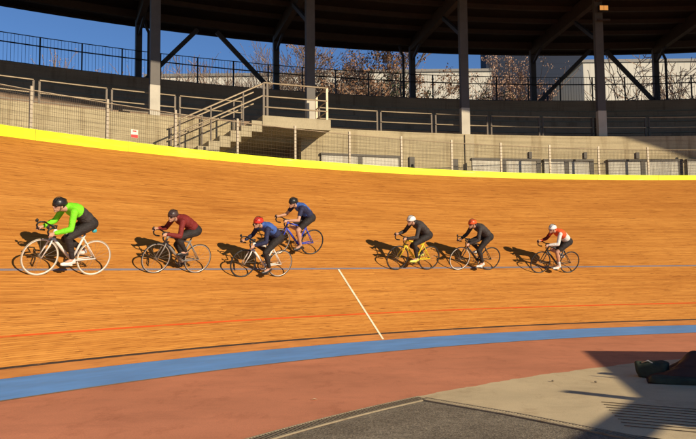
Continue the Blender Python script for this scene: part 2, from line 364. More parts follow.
# thin dark bars drawn in place of railing shadow lines, lower right
root = empty('shadow_bars', (3.4, 7.6, GZ + 0.004), label='thin dark bars in place of railing shadow lines on the beige paving at the lower right edge', cat='shadow lines')
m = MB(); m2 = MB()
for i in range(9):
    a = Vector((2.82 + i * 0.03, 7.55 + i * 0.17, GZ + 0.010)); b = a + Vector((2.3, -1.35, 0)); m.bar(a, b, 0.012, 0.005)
m.build('shadow_bar', M['rail_post'], root)
# ------------------------------------------------------------------ top of the banking: yellow board, walkway
TH = 120
rT = RI + WID * math.cos(bank(TH)); zT = WID * math.sin(bank(TH))
m = MB(); m.ring(C, [(rT + 0.01, zT - 0.03), (rT + 0.01, zT + 0.235), (rT + 0.07, zT + 0.235), (rT + 0.07, zT - 0.03)], T0, T1, 180)
tag(m.build('kick_board', M['yellow'], smooth=False), 'bright yellow board running along the top edge of the wooden banking', 'kick board')
m = MB(); m.ring(C, [(rT + 0.05, 0), (rT + 0.05, zT - 0.02), (38.5, zT + 0.0), (38.5, 0)], T0, T1, 100)
tag(m.build('walkway', M['walk']), kind='structure')
# ------------------------------------------------------------------ mesh fence behind the yellow board
rF = rT + 0.13; zF0 = zT; zF1 = zT + 1.20
fr = empty('mesh_fence', (C[0] + rF * math.cos(R_(120)), C[1] + rF * math.sin(R_(120)), zF0), label='galvanised wire mesh safety fence standing behind the yellow board', cat='fence')
def cyl(r, th, z, c=C): return Vector((c[0] + r * math.cos(R_(th)), c[1] + r * math.sin(R_(th)), z))
posts = [136.94 + 3.69 * 3 - 3.69 * i for i in range(19)]
rnd = random.Random(4)
for i, th in enumerate(posts):
    m = MB(); d = rnd.uniform(-0.02, 0.02); m.box(cyl(rF, th, (zF0 + zF1) / 2 + 0.04), (0.05, 0.065, zF1 - zF0 + 0.12), rz=R_(th)); m.build('post', M['fence_post'], fr)
    if i + 1 < len(posts):
        m = MB(); t2 = posts[i + 1]; nW = 34; e = 0.13
        for j in range(nW):
            t = th - e + (t2 - th + 2 * e) * j / (nW - 1); jit = rnd.uniform(-0.004, 0.004)
            m.tube(cyl(rF - 0.04, t, zF0 + 0.05), cyl(rF - 0.04 + jit, t, zF1 - 0.01), 0.0036, n=3, caps=False)
        for j in range(11):
            z = zF0 + 0.08 + (zF1 - zF0 - 0.11) * j / 10; a = cyl(rF - 0.04, th, z); b = cyl(rF - 0.04, t2, z)
            m.tube(a, b, 0.0036, n=3, caps=False)
        m.build('mesh_panel', M['wire'], fr, fix=False)
        m = MB(); m.tube(cyl(rF - 0.02, th, zF1), cyl(rF - 0.02, t2, zF1), 0.011, n=6); m.build('top_rail', M['rail'], fr)
# small notice on the fence
s0 = cyl(rF - 0.09, 131.9, zT + 0.47); srt = empty('notice_sign', s0, label='small white notice with a red lower half hung on the mesh fence', cat='sign'); 
m = MB(); m.box(s0, (0.012, 0.20, 0.22), rz=R_(131.9)); m.build('sign_plate', M['rim_white'], srt)
m = MB(); m.box(s0 - Vector((math.cos(R_(131.9)) * 0.009, math.sin(R_(131.9)) * 0.009, 0.065)), (0.006, 0.19, 0.08), rz=R_(131.9))
m.box(s0 - Vector((math.cos(R_(131.9)) * 0.009, math.sin(R_(131.9)) * 0.009, -0.07)), (0.006, 0.1, 0.03), rz=R_(131.9)); m.build('sign_marking', M['helm_red'], srt)

# ------------------------------------------------------------------ the stand (built about its own centre)
K = 1.1; SC = (11.3 * K, -12.5 * K)
def zz(z): return 1.5 + K * (z - 1.5)
def st(r, ph, z): return Vector((SC[0] + K * r * math.cos(R_(ph)), SC[1] + K * r * math.sin(R_(ph)), zz(z)))
def sring(m, prof, a0, a1, n): m.ring(SC, [(K * r, zz(z)) for r, z in prof], a0, a1, n); return m
gs = empty('grandstand', st(40, 105, 4.6), label='concrete grandstand with shaded seating tiers behind the banking', cat='grandstand')
PA, PB = 80, 138
RA = 42
V0, V1 = 110.05, 113.2
m = MB(); sring(m, [(37.2, 3.4), (37.2, 6.18), (37.5, 6.18), (37.5, 3.4)], V1, PB, 60); m.build('front_wall', M['stand'], gs)
m = MB(); sring(m, [(37.2, 3.4), (37.2, 6.18), (37.5, 6.18), (37.5, 3.4)], PA, V0, 60); m.build('front_wall', M['stand'], gs)
m = MB(); sring(m, [(37.51, 5.7), (37.51, 5.98), (39.2, 5.98), (39.2, 5.7)], PA, PB, 100); m.build('deck_slab', M['stand2'], gs)
m = MB(); sring(m, [(39.1, 3.4), (39.1, 5.69), (39.3, 5.69), (39.3, 3.4)], 108, 115, 12)
for ph in (V0 - 0.1, V1 + 0.1): m.bar(st(37.52, ph, 4.72), st(39.09, ph, 4.72), 0.2, 2.42)
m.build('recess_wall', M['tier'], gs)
prof = [(39.21, 3.4), (39.21, 6.3)]; r, z = 39.21, 6.3
for i in range(5):
    z2 = z + 0.37; prof += [(r, z2), (r + 0.72, z2)]; r += 0.72; z = z2
prof += [(r, 8.78), (r + 0.28, 8.88), (45.3, 8.88), (45.3, -0.0)]
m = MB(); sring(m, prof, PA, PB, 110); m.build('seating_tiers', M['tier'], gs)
# timber bench slats on each tier
for i in range(5):
    m = MB(); rr = 39.21 + 0.72 * i + 0.42; zb = 6.3 + 0.37 * (i + 1)
    sring(m, [(rr, zb + 0.10), (rr, zb + 0.14), (rr + 0.22, zb + 0.14), (rr + 0.22, zb + 0.10)], PA, PB, 110); m.build('bench', M['bench'], gs)
# platform slab over the recess + stair flight
m = MB(); sring(m, [(35.95, 5.84), (35.95, 6.16), (37.49, 6.16), (37.49, 5.84)], 109.15, 112.5, 8); m.build('platform_slab', M['stand2'], gs)
m = MB(); nst = 8; zlo = 4.72
for i in range(nst):
    ph = 112.51 + i * 0.5; zt = 6.16 - (i + 1) * (6.16 - zlo) / (nst + 0.5); th = 0.32 if i < 5 else zt - 4.2
    sring(m, [(35.98, zt - th), (35.98, zt), (37.19, zt), (37.19, zt - th)], ph, ph + 0.5 - 0.004, 1)
m.build('stair_flight', M['stand2'], gs)
# slanted side wall right of the recess
# wall ledge, white base panels and their uprights, right of the platform
segs = [(109.1, 104.8), (101.1, 97.3), (97.15, 94.4), (93.65, 89.6), (89.4, 85.5)]
for a, b in segs:
    m = MB(); sring(m, [(37.09, 5.29), (37.09, 5.36), (37.195, 5.36), (37.195, 5.29)], b, a, 16); m.build('ledge', M['shadow_gap'], gs)  # dark ledge colour stands in for the shadow gap under the overhang
    q = 2 if a - b < 3 else 3; q = 2
    for j in range(q):
        x0 = a - (a - b) * j / q - (0.02 if j else 0.05); x1 = a - (a - b) * (j + 1) / q + 0.22
        m = MB(); sring(m, [(37.12, 4.5), (37.12, 5.285), (37.195, 5.285), (37.195, 4.5)], x1, x0, 8); m.build('base_panel', M['panel'], gs)
        m = MB(); m.box(st(37.15, x1 - 0.11, 4.92), (0.10, 0.16, 0.8), rz=R_(x1)); m.build('panel_post', M['shadow_gap'], gs)
for ph in (97.83, 94.81, 91.97):
    m = MB(); m.box(st(37.17, ph, 5.50), (0.06, 0.12, 0.24), rz=R_(ph)); m.build('wall_bracket', M['shadow_gap'], gs)
m = MB(); m.box(st(37.17, 104.3, 4.95), (0.08, 0.2, 0.86), rz=R_(104.3)); m.build('wall_niche_door', M['shadow_gap'], gs)
m = MB(); m.box(st(37.17, 101.95, 4.95), (0.08, 0.2, 0.8), rz=R_(101.95)); m.build('wall_niche_door', M['shadow_gap'], gs)
FC = [124.4, 116.91, 109.41, 101.15, 93.6, 86.3]
for ph in FC[3:4]:
    m = MB(); m.box(st(37.185, ph, 5.0), (0.07, 0.34, 2.54), rz=R_(ph)); m.build('pilaster', M['stand2'], gs)
# ------------------------------------------------------------------ stand railings
def sec_label(i): return ['first', 'second', 'third', 'fourth', 'fifth', 'sixth', 'seventh', 'eighth', 'ninth', 'tenth', 'eleventh', 'twelfth'][i]
secs = [(124.8, 121.9), (121.66, 118.92), (118.70, 115.9), (115.68, 112.75), (108.85, 105.80), (105.6, 102.85), (102.62, 99.78), (99.56, 96.9), (96.7, 94.0), (93.8, 91.05), (90.85, 88.1), (87.9, 85.1)]
for i, (a, b) in enumerate(secs):
    r = empty('stand_railing', st(37.8, (a + b) / 2, 6.0), label='two rail steel railing on the stand deck, %s section counted from the left' % sec_label(i), cat='railing', group='railing sections along the front of the stand deck')
    for ph in (a, b):
        m = MB(); m.box(st(37.8, ph, 6.47), (0.05, 0.06, 1.06), rz=R_(ph)); m.build('post', M['rail_post'], r)
    for z in (6.96, 6.6):
        m = MB(); n = 4
        for j in range(n): m.tube(st(37.76, a + (b - a) * j / n, z), st(37.76, a + (b - a) * (j + 1) / n, z), 0.022, n=6)
        m.build('rail', M['rail'], r)
r = empty('platform_railing', st(36, 111, 6.16), label='three rail steel railing round the front of the raised stair platform', cat='railing')
for ph, rr in ((112.42, 36.02), (112.25, 36.02), (109.3, 36.02), (109.3, 37.1)):
    m = MB(); m.box(st(rr, ph, 6.66), (0.06, 0.07, 1.08), rz=R_(ph)); m.build('post', M['rail'] if ph < 110 else M['rail_post'], r)
for z in (7.14, 6.74, 6.42):
    m = MB(); m.tube(st(36.0, 112.42, z), st(36.0, 109.3, z), 0.024, n=6); m.tube(st(36.0, 109.3, z), st(37.1, 109.3, z), 0.024, n=6); m.build('rail', M['rail'], r)
for rr, nm in ((36.02, 'steel stair handrail on the track side of the platform steps'), (37.1, 'steel stair handrail on the wall side of the platform steps')):
    r = empty('stair_handrail', st(rr, 114.5, 5.4), label=nm, cat='handrail')
    for dz in (0, -0.36):
        a, b = (112.45, 7.12 + dz), (116.4, 5.82 + dz)
        m = MB(); m.tube(st(rr, a[0], a[1]), st(rr, b[0], b[1]), 0.026, n=6); m.build('rail', M['rail'], r)
    for ph in (113.4, 114.9, 116.3):
        zt = 7.12 - (ph - 112.45) * 1.3 / 3.95; m = MB(); m.box(st(rr, ph, zt - 0.52), (0.045, 0.045, 1.1), rz=R_(ph)); m.build('post', M['rail_post'], r)
# ------------------------------------------------------------------ black fence at the back of the stand
r = empty('picket_fence', st(44.2, 104, 8.88), label='tall black picket fence along the back edge of the stand against the sky', cat='fence')
fp = [120.48 + 1.88 * 4 - 1.88 * i for i in range(26)]
for i, ph in enumerate(fp):
    m = MB(); m.box(st(44.2, ph, 9.53), (0.055, 0.055, 1.5), rz=R_(ph)); m.build('post', M['black_fence'], r)
    if i + 1 < len(fp):
        b = fp[i + 1]; m = MB()
        for z, h in ((10.2, 0.028), (9.87, 0.045), (8.98, 0.03)): m.bar(st(44.2, ph, z), st(44.2, b, z), 0.03, h)
        for j in range(1, 12):
            t = ph + (b - ph) * j / 12; m.tube(st(44.2, t, 8.95), st(44.2, t, 10.18), 0.0065, n=4, caps=False)
        m.build('fence_panel', M['black_fence'], r, fix=False)
# ------------------------------------------------------------------ roof over the stand
def zroof(r): return 11.35 + (r - 28.9) * (11.86 - 11.35) / (46 - 28.9)
rf = empty('stand_roof', st(38, 105, 11.2), label='dark flat curved roof over the stand with radial beams', cat='roof')
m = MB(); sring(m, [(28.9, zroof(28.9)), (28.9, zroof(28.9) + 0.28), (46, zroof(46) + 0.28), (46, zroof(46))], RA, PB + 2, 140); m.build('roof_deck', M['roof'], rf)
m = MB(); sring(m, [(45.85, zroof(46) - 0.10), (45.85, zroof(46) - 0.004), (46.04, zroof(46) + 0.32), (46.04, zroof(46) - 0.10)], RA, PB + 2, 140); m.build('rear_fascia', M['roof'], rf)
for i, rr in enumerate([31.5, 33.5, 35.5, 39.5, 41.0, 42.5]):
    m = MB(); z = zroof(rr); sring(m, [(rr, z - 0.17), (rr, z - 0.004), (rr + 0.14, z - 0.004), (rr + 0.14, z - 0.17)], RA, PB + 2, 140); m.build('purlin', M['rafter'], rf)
for rr, dd in ((37.62, 0.36), (44.22, 0.30)):
    m = MB(); z = zroof(rr); sring(m, [(rr, z - dd), (rr, z - 0.004), (rr + 0.16, z - 0.004), (rr + 0.16, z - dd)], RA, PB + 2, 140); m.build('ring_beam', M['rafter'], rf)
RC = [123.1, 115.88, 108.7, 100.9, 93.75, 86.6]
for a, b in zip(FC, RC):
    m = MB(); m.bar(st(30.2, a + (a - b), zroof(30.2) - 0.31), st(44.4, b, zroof(44.4) - 0.29), 0.24, 0.55); m.build('rafter', M['rafter'], rf)
pos = ['at the far left edge', 'tall one left of the stairs', 'one rising through the stair platform', 'one right of the centre', 'one with the orange lamp at its head', 'one at the far right edge']
for ph, ps in zip(FC, pos):
    r = empty('roof_column', st(37.5, ph, 5.98), label='front steel roof column, ' + ps, cat='column', group='front columns of the stand roof')
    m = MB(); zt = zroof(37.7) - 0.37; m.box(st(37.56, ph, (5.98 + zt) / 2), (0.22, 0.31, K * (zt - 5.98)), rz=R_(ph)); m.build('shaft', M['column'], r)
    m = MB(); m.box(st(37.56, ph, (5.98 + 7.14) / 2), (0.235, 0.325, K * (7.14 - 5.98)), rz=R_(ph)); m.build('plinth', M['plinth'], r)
    m = MB(); m.box(st(37.73, ph, 6.02), (0.40, 0.46, 0.05), rz=R_(ph)); m.build('base_plate', M['column'], r)
    m = MB(); m.bar(st(37.9, ph, 9.9), st(39.6, ph, 11.05), 0.12, 0.14); m.build('knee_brace', M['column_rear'], r)
pos = ['at the far left', 'left of the stairs with sky on both sides', 'above the stair platform', 'beside a brown tree and a downpipe', 'in front of the blue grey block', 'at the right with a downpipe']
for i, (ph, ps) in enumerate(zip(RC, pos)):
    r = empty('rear_column', st(44.4, ph, 8.88), label='dark rear roof column ' + ps, cat='column', group='rear columns of the stand roof')
    m = MB(); zt = zroof(44.4) - 0.31; m.box(st(44.45, ph, (8.88 + zt) / 2), (0.26, 0.26, K * (zt - 8.88)), rz=R_(ph)); m.build('shaft', M['column_rear'], r)
    m = MB(); m.box(st(44.45, ph, 9.0), (0.40, 0.40, 0.25), rz=R_(ph)); m.build('base_plate', M['column_rear'], r)
    m = MB(); m.bar(st(44.3, ph, 10.9), st(43.0, ph + 0.0, 11.35), 0.1, 0.12); m.build('knee_brace', M['column_rear'], r)
# diagonal braces in two bays
for (a0, z0, a1, z1, lb) in ((111.9, 11.45, 109.2, 9.4, 'diagonal steel brace dropping right to the column above the platform'), (112.9, 11.45, 115.6, 9.1, 'diagonal steel brace dropping left to the column left of the stairs'),
        (90.35, 11.5, 93.5, 9.1, 'diagonal steel brace dropping left in front of the blue grey block'), (89.4, 11.5, 86.7, 9.1, 'diagonal steel brace dropping right in front of the cream building')):
    m = MB(); m.bar(st(44.5, a0, z0), st(44.5, a1, z1), 0.13, 0.19); o = m.build('diagonal_brace', M['column_rear']); tag(o, lb, 'brace', 'diagonal braces of the stand roof')
for ph, lb in ((101.36, 'thin dark downpipe left of the rear column beside the brown tree'), (85.95, 'thin dark downpipe right of the rear column at the right'), (115.35, 'thin dark downpipe beside the rear column at the left')):
    m = MB(); pts = [st(44.6, ph, 8.9), st(44.6, ph, 10.9), st(44.6, ph, 11.1), st(44.6, ph + 0.12, 11.3), st(44.6, ph + 0.22, 11.6)]
    m.path(pts, 0.065, n=8); o = m.build('downpipe', M['column_rear'], smooth=True); tag(o, lb, 'downpipe')
# lamp on the right column
k = NT('lamp_glow', 0.4); k.b.inputs['Emission Color'].default_value = (1.0, 0.42, 0.1, 1); k.b.inputs['Emission Strength'].default_value = 0.55; M['glow'] = k.base((0.6, 0.3, 0.1))
p = st(37.3, 93.45, 10.75); r = empty('column_lamp', p, label='small orange twin lamp glowing at the head of a roof column', cat='lamp')
m = MB(); m.box(p, (0.16, 0.36, 0.24), rz=R_(93.5)); m.build('housing', M['black'], r)
for s in (-1, 1):
    m = MB(); q = p + Vector((-math.sin(R_(93.5)) * 0.085 * s, math.cos(R_(93.5)) * 0.085 * s, 0)) - Vector((math.cos(R_(93.5)), math.sin(R_(93.5)), 0)) * 0.085
    m.box(q, (0.02, 0.15, 0.18), rz=R_(93.5)); m.build('lens', M['glow'], r)
m = MB(); m.box(p - Vector((0, 0, 0.45)), (0.1, 0.5, 0.06), rz=R_(93.5)); m.build('bracket', M['rafter'], r)

# ------------------------------------------------------------------ buildings beyond
def unpx(px, py, D):
    x2 = (px - 348) / FPX; u2 = (219.5 - py) / FPX
    x = _cr * x2 - _sr * u2; u = _sr * x2 + _cr * u2; d = Vector((x, _c - _s * u, _s + _c * u)); return d * (D / d.y) + Vector((0, 0, 1.5))
def facade_mat(name, c, vx=0.0, hz=0.0):
    k = NT(name, 0.8, 0, 0.2); o = k.coord(); a = k.noise(o, 0.12, 5); 
    base = k.ramp(a, [(0.3, tuple(q * 0.88 for q in c)), (0.7, tuple(q * 1.08 for q in c))])
    wv = k.n('ShaderNodeTexWave', Scale=0.55, Distortion=0.0); wv.bands_direction = 'X' if vx else 'Z'; k.l(o, wv.inputs['Vector'])
    base = k.mix(0.35, base, k.ramp(wv.outputs['Fac'], [(0.05, (0.72, 0.72, 0.72)), (0.16, (1, 1, 1))]), 'MULTIPLY')
    return k.base(base)
M['cream'] = facade_mat('cream_cladding', (0.62, 0.58, 0.49), 1)
M['bluegrey'] = facade_mat('blue_grey_cladding', (0.022, 0.03, 0.052), 0)
M['roofcap'] = plain('parapet_capping', (0.25, 0.23, 0.2))
M['glass'] = plain('window_glass', (0.03, 0.04, 0.06), 0.15)
def building(name, x0, x1, ytop, D, dep, mat, label, win=None, side=0):
    a = unpx(x0, ytop, D); b = unpx(x1, ytop, D); H = a.z; cx = (a.x + b.x) / 2; w_ = b.x - a.x
    r = empty(name, (cx, D + dep / 2, GZ), label=label, cat='building')
    m = MB(); m.box((cx, D + dep / 2, H / 2 + GZ / 2), (w_, dep, H - GZ)); m.build('wall', mat, r)
    m = MB(); m.box((cx, D + dep / 2, H + 0.06), (w_ + 0.3, dep + 0.3, 0.25)); m.build('roof', M['roofcap'], r)
    if win:
        nx, rows, ww, hh, gl = win
        for j, zr in enumerate(rows):
            for i in range(nx):
                x = a.x + w_ * (i + 0.5) / nx; m = MB(); m.box((x, D - 0.03, H - zr), (ww, 0.1, hh)); m.build('window', M[gl], r)
building('apartment_block', 146, 312, 76.5, 62, 16, M['cream'], 'long cream building seen behind the stair platform at the left')
building('apartment_block', 312, 492, 72.5, 66, 16, M['cream'], 'long cream building behind the brown tree in the middle')
building('apartment_block', 583, 760, 62, 64, 18, M['cream'], 'cream building behind bare branches at the right')
building('office_tower', 485, 583, 20, 74, 3, M['bluegrey'], 'dark blue grey block behind the pale plumed shrubs', (11, [12 + 3.4 * i for i in range(5)], 1.5, 1.1, 'glass'))
# ------------------------------------------------------------------ trees beyond the stand
def tree(name, px, ytop, D, label, seed, spread=0.55, leaf=None, nleaf=0, levels=5, group='trees beyond the stand', upright=0.35, nb=3, ls=0.12, trunk=0.35, rad=0.16, tw=0.022):
    rn = random.Random(seed); top = unpx(px, ytop, D); base = Vector((top.x, D, GZ)); H = top.z
    r = empty(name, base, label=label, cat='tree', group=group)
    mt = MB(); mc = MB(); tips = []
    def grow(p, d, L, rad, lv):
        n = 3; pts = [p]; rs = [rad]
        for i in range(n):
            d = (d + Vector((rn.gauss(0, .10), rn.gauss(0, .10), rn.gauss(0, .05) + 0.05 * upright))).normalized(); p = p + d * L / n; pts.append(p); rs.append(rad * (1 - 0.35 * (i + 1) / n))
        rs = [max(q, tw) for q in rs]; (mt if lv < 2 else mc).path(pts, rad, n=5 if lv < 2 else 3, rs=rs)
        if lv >= levels: tips.append((p, d)); return
        if lv >= levels - 2: tips.append((p, d))
        for k in range(nb + (1 if lv < 2 else 0)):
            q = pts[rn.choice((1, 2, 3))] if k else pts[-1]
            ax = d.orthogonal().normalized(); ax.rotate(Quaternion(d, rn.uniform(0, 6.28))); nd = d.copy(); nd.rotate(Quaternion(ax, rn.uniform(0.25, spread + 0.25)))
            nd = (nd + Vector((0, 0, upright * 0.5))).normalized(); grow(q, nd, L * rn.uniform(0.6, 0.8), rs[-1] * 0.72, lv + 1)
    grow(base, Vector((0, 0, 1)), H * trunk, rad, 0)
    zmax = max(v.z for v in mc.v); s = H / zmax
    mt.v = [base + (v - base) * s for v in mt.v]; mc.v = [base + (v - base) * s for v in mc.v]
    mt.build('trunk', M['bark'], r, fix=False); mc.build('branches', M['twig'], r, fix=False)
    if leaf:
        ml = MB()
        for i in range(nleaf):
            p, d = rn.choice(tips); p = base + (p - base) * s + Vector([rn.gauss(0, 0.15) for _ in range(3)])
            if p.z > H * 1.02: continue
            a = Vector([rn.gauss(0, 1) for _ in range(3)]).normalized(); b = a.orthogonal().normalized(); c = a.cross(b); z_ = ls * rn.uniform(0.6, 1.5)
            z_ *= 0.5
            ml.add([p - b * z_, p + c * z_ * .6, p + b * z_, p - c * z_ * .6], [(0, 1, 2, 3)])
        ml.build('crown', M[leaf], r, fix=False)
tree('bare_tree', 208, 30, 52, 'bare winter tree with upswept twigs left of the V braces', 3, 0.6, 'leaf_brown', 2500, 6, ls=0.08, tw=0.014, nb=4)
tree('bare_tree', 243, 42, 50, 'bare winter tree crossed by the diagonal brace above the platform', 8, 0.6, 'leaf_brown', 1500, 6, ls=0.08, tw=0.014, nb=4)
tree('brown_leaf_tree', 355, 26, 50, 'brown leaved tree right of the second front column', 12, 0.5, 'leaf_brown', 17000, 6, ls=0.16)
tree('brown_leaf_tree', 395, 28, 49, 'brown leaved tree left of the downpipe and rear column', 15, 0.55, 'leaf_brown', 19000, 6, ls=0.16)
tree('brown_leaf_tree', 327, 62, 47, 'low brown leaved tree beside the second front column', 16, 0.6, 'leaf_brown', 3000, 6, ls=0.1)
tree('evergreen_shrub', 372, 78, 45, 'dark evergreen shrub under the brown trees', 21, 0.7, 'leaf_dark', 9000, 5, ls=0.14)
tree('evergreen_shrub', 436, 88, 46, 'small dark shrub against the cream building', 22, 0.6, 'leaf_dark', 1500, 4, ls=0.12)
tree('pale_tree', 474, 54, 47, 'slender pale tree at the corner of the blue grey block', 31, 0.25, 'leaf_pale', 4000, 4, upright=0.9, ls=0.1)
tree('pale_tree', 499, 62, 47, 'slender pale tree in front of the blue grey block, near the corner', 32, 0.2, 'leaf_pale', 2500, 4, upright=0.9, ls=0.1)
tree('pale_tree', 522, 68, 46, 'short pale tree left of the rear column on the blue grey block', 33, 0.3, 'leaf_pale', 3500, 4, upright=0.8, ls=0.1)
tree('pale_tree', 549, 55, 47, 'tall plume shaped pale tree right of the rear column on the blue grey block', 34, 0.25, 'leaf_pale', 8000, 4, upright=0.8, ls=0.12)
tree('evergreen_shrub', 490, 80, 45, 'dark shrub in front of the blue grey block at its left', 35, 0.7, 'leaf_dark', 6000, 4, ls=0.13)
tree('bare_tree', 625, 45, 48, 'bare branching tree against the cream building, right of the lamp column', 41, 0.65, None, 0, 6, upright=0.1)
tree('bare_tree', 690, 45, 47, 'bare branching tree at the right edge of the picture', 43, 0.65, None, 0, 6, upright=0.1)
for i, (px, yt, lb) in enumerate([(50, 62, 'leftmost sparse treetop just over the stand'), (72, 60, 'sparse treetop second from the left over the stand'), (92, 62, 'sparse treetop third from the left over the stand'), (108, 66, 'sparse low treetop left of the first rear column')]):
    tree('bare_tree', px, yt, 50, lb, 50 + i, 0.3, 'leaf_pale', 500, 4, upright=0.8, ls=0.1)
# ------------------------------------------------------------------ track bicycles
WR = 0.335; XR, XF = -0.42, 0.575; BBZ = 0.285
SADT = 0.915
def make_bike(label, frame_m, rimF, rimR, tyre_m, seed=0, crank=0.0, bag=None):
    r = empty('track_bicycle', label=label, cat='bicycle', group='bicycles racing on the banking')
    up = Vector((0, 0, 1)); bb = Vector((0, 0, BBZ)); ra = Vector((XR, 0, WR)); fa = Vector((XF, 0, WR))
    seat = Vector((-0.165, 0, 0.76)); htT = Vector((0.385, 0, 0.845)); htB = Vector((0.425, 0, 0.70))
    m = MB(); m.path([bb, bb.lerp(htB, .5), htB], 0.025, rs=[0.026, 0.03, 0.026]); m.path([seat - Vector((-0.02, 0, 0.06)), htT - Vector((0.0, 0, .03))], 0.019)
    m.path([bb, seat], 0.02); m.path([htB, htT], 0.024); m.tube(bb + Vector((0, -.04, 0)), bb + Vector((0, .04, 0)), 0.028)
    for y in (-0.055, 0.055):
        m.path([bb + Vector((0, y * .5, 0)), Vector((XR, y, WR))], 0.012, rs=[0.015, 0.011]); m.path([seat + Vector((0.01, y * .3, -.07)), Vector((XR, y, WR))], 0.01, rs=[0.011, 0.009])
    m.build('frame', frame_m, r, smooth=True)
    m = MB()
    for y in (-0.055, 0.055): m.path([htB + Vector((0.0, y * .7, -.01)), Vector((0.47, y, 0.56)), Vector((XF, y, WR))], 0.014, rs=[0.017, 0.015, 0.009])
    m.tube(htB + Vector((0, -.045, -.01)), htB + Vector((0, .045, -.01)), 0.018); m.build('fork', frame_m, r, smooth=True)
    m = MB(); m.path([htT, htT + Vector((-.01, 0, .05)), Vector((0.50, 0, 0.905))], 0.017)
    m.path([Vector((0.50, -.2, .905)), Vector((0.50, .2, .905))], 0.015)
    for y in (-1, 1):
        m.path([Vector((.50, .19 * y, .905)), Vector((.56, .205 * y, .905)), Vector((.61, .21 * y, .885)), Vector((.625, .21 * y, .84)), Vector((.60, .212 * y, .79)), Vector((.55, .214 * y, .765)), Vector((.47, .214 * y, .76))], 0.016)
        m.ell((.635, .21 * y, .925), (.03, .017, .035), nu=8, nv=6)
    m.build('handlebar', M['black'], r, smooth=True)
    m = MB(); m.tube(seat - Vector((-.01, 0, .02)), Vector((-.185, 0, SADT - .03)), 0.014); m.build('seat_post', M['black'], r, smooth=True)
    m = MB(); m.path([(-.31, 0, SADT - .02), (-.27, 0, SADT), (-.18, 0, SADT - .005), (-.08, 0, SADT - .01), (-.04, 0, SADT - .02)], .03, rs=[.03, .062, .04, .022, .014])
    for i, v in enumerate(m.v): m.v[i] = Vector((v.x, v.y, SADT - .01 + (v.z - SADT + .01) * 0.45))
    m.build('saddle', M['black'], r, smooth=True)
    cr = MB(); cy_ = -0.06
    m = MB(); m.torus((0, cy_, BBZ), 0.085, 0.006, N=28, n=5, rx=.003)
    for i in range(5):
        t = 2 * math.pi * i / 5 + crank; m.tube((0, cy_, BBZ), (0.085 * math.cos(t), cy_, BBZ + 0.085 * math.sin(t)), 0.007, n=5)
    for sgn, y in ((1, .075), (-1, -.085)):
        a = crank + (0 if sgn > 0 else math.pi); e = Vector((0.17 * math.cos(a), y, BBZ + 0.17 * math.sin(a))); m.path([Vector((0, y * .8, BBZ)), e], .012, rs=[.014, .01])
    m.build('crankset', M['metal'], r, smooth=True)
    for sgn, y in ((1, .12), (-1, -.13)):
        a = crank + (0 if sgn > 0 else math.pi); e = Vector((0.17 * math.cos(a), y, BBZ + 0.17 * math.sin(a))); m = MB(); m.box(e, (.09, .07, .02)); m.build('pedal', M['black'], r)
    m = MB(); 
    for dz in (0.085, -0.085): m.tube((0, cy_, BBZ + dz), (XR, cy_, WR + dz * .4), 0.005, n=4)
    m.build('chain', M['metal'], r)
    for (x, rim) in ((XF, rimF), (XR, rimR)):
        c = Vector((x, 0, WR)); m = MB(); m.tube(c + Vector((0, -.05, 0)), c + Vector((0, .05, 0)), .018, n=10)
        rn = random.Random(seed + int(x * 10)); a0 = rn.uniform(0, 1)
        for i in range(20):
            t = a0 + 2 * math.pi * i / 20; m.tube(c + Vector((.016 * math.cos(t), .03 * (-1) ** i, .016 * math.sin(t))), c + Vector((.3 * math.cos(t), 0, .3 * math.sin(t))), .0016, n=3, caps=False)
        wh = m.build('wheel', M['spoke'], r, fix=False)
        m = MB(); m.torus(c, 0.309, 0.012, N=56, n=8, rx=.010); m.build('rim', rim, wh, smooth=True)
        m = MB(); m.torus(c, 0.323, 0.0115, N=56, n=8); m.build('tyre', tyre_m, wh, smooth=True)
    if bag:
        m = MB(); m.ell((-.33, 0, SADT - .075), (.05, .035, .04), nu=12, nv=8); m.build('saddle_bag', bag, r, smooth=True)
    return r
# ------------------------------------------------------------------ riders
def remesh(mb, name, mats, parent, vox=0.008, smooth=3, pick=None):
    me = bpy.data.meshes.new('tmp'); me.from_pydata([tuple(v) for v in mb.v], [], mb.f)
    bm = bmesh.new(); bm.from_mesh(me); bmesh.ops.recalc_face_normals(bm, faces=bm.faces); bm.to_mesh(me); bm.free()
    ob = bpy.data.objects.new('tmp', me); col.objects.link(ob)
    md = ob.modifiers.new('r', 'REMESH'); md.mode = 'VOXEL'; md.voxel_size = vox
    if smooth: sm = ob.modifiers.new('s', 'SMOOTH'); sm.iterations = smooth; sm.factor = 0.5
    dg = bpy.context.evaluated_depsgraph_get(); dg.update(); m2 = bpy.data.meshes.new_from_object(ob.evaluated_get(dg))
    bpy.data.objects.remove(ob); bpy.data.meshes.remove(me)
    m2.name = name; m2.materials.clear()
    if not isinstance(mats, (list, tuple)): mats = [mats]
    for q in mats: m2.materials.append(q)
    for p in m2.polygons:
        p.use_smooth = True; p.material_index = pick(p.center) if pick else 0
    o = bpy.data.objects.new(name, m2); col.objects.link(o); o.parent = parent; return o
def ik(a, b, l1, l2, pole):
    d = b - a; L = min(d.length, (l1 + l2) * 0.998); u = d.normalized(); x = (l1 * l1 - l2 * l2 + L * L) / (2 * L); h = math.sqrt(max(l1 * l1 - x * x, 1e-6))
    p = (pole - u * pole.dot(u)).normalized(); return a + u * x + p * h
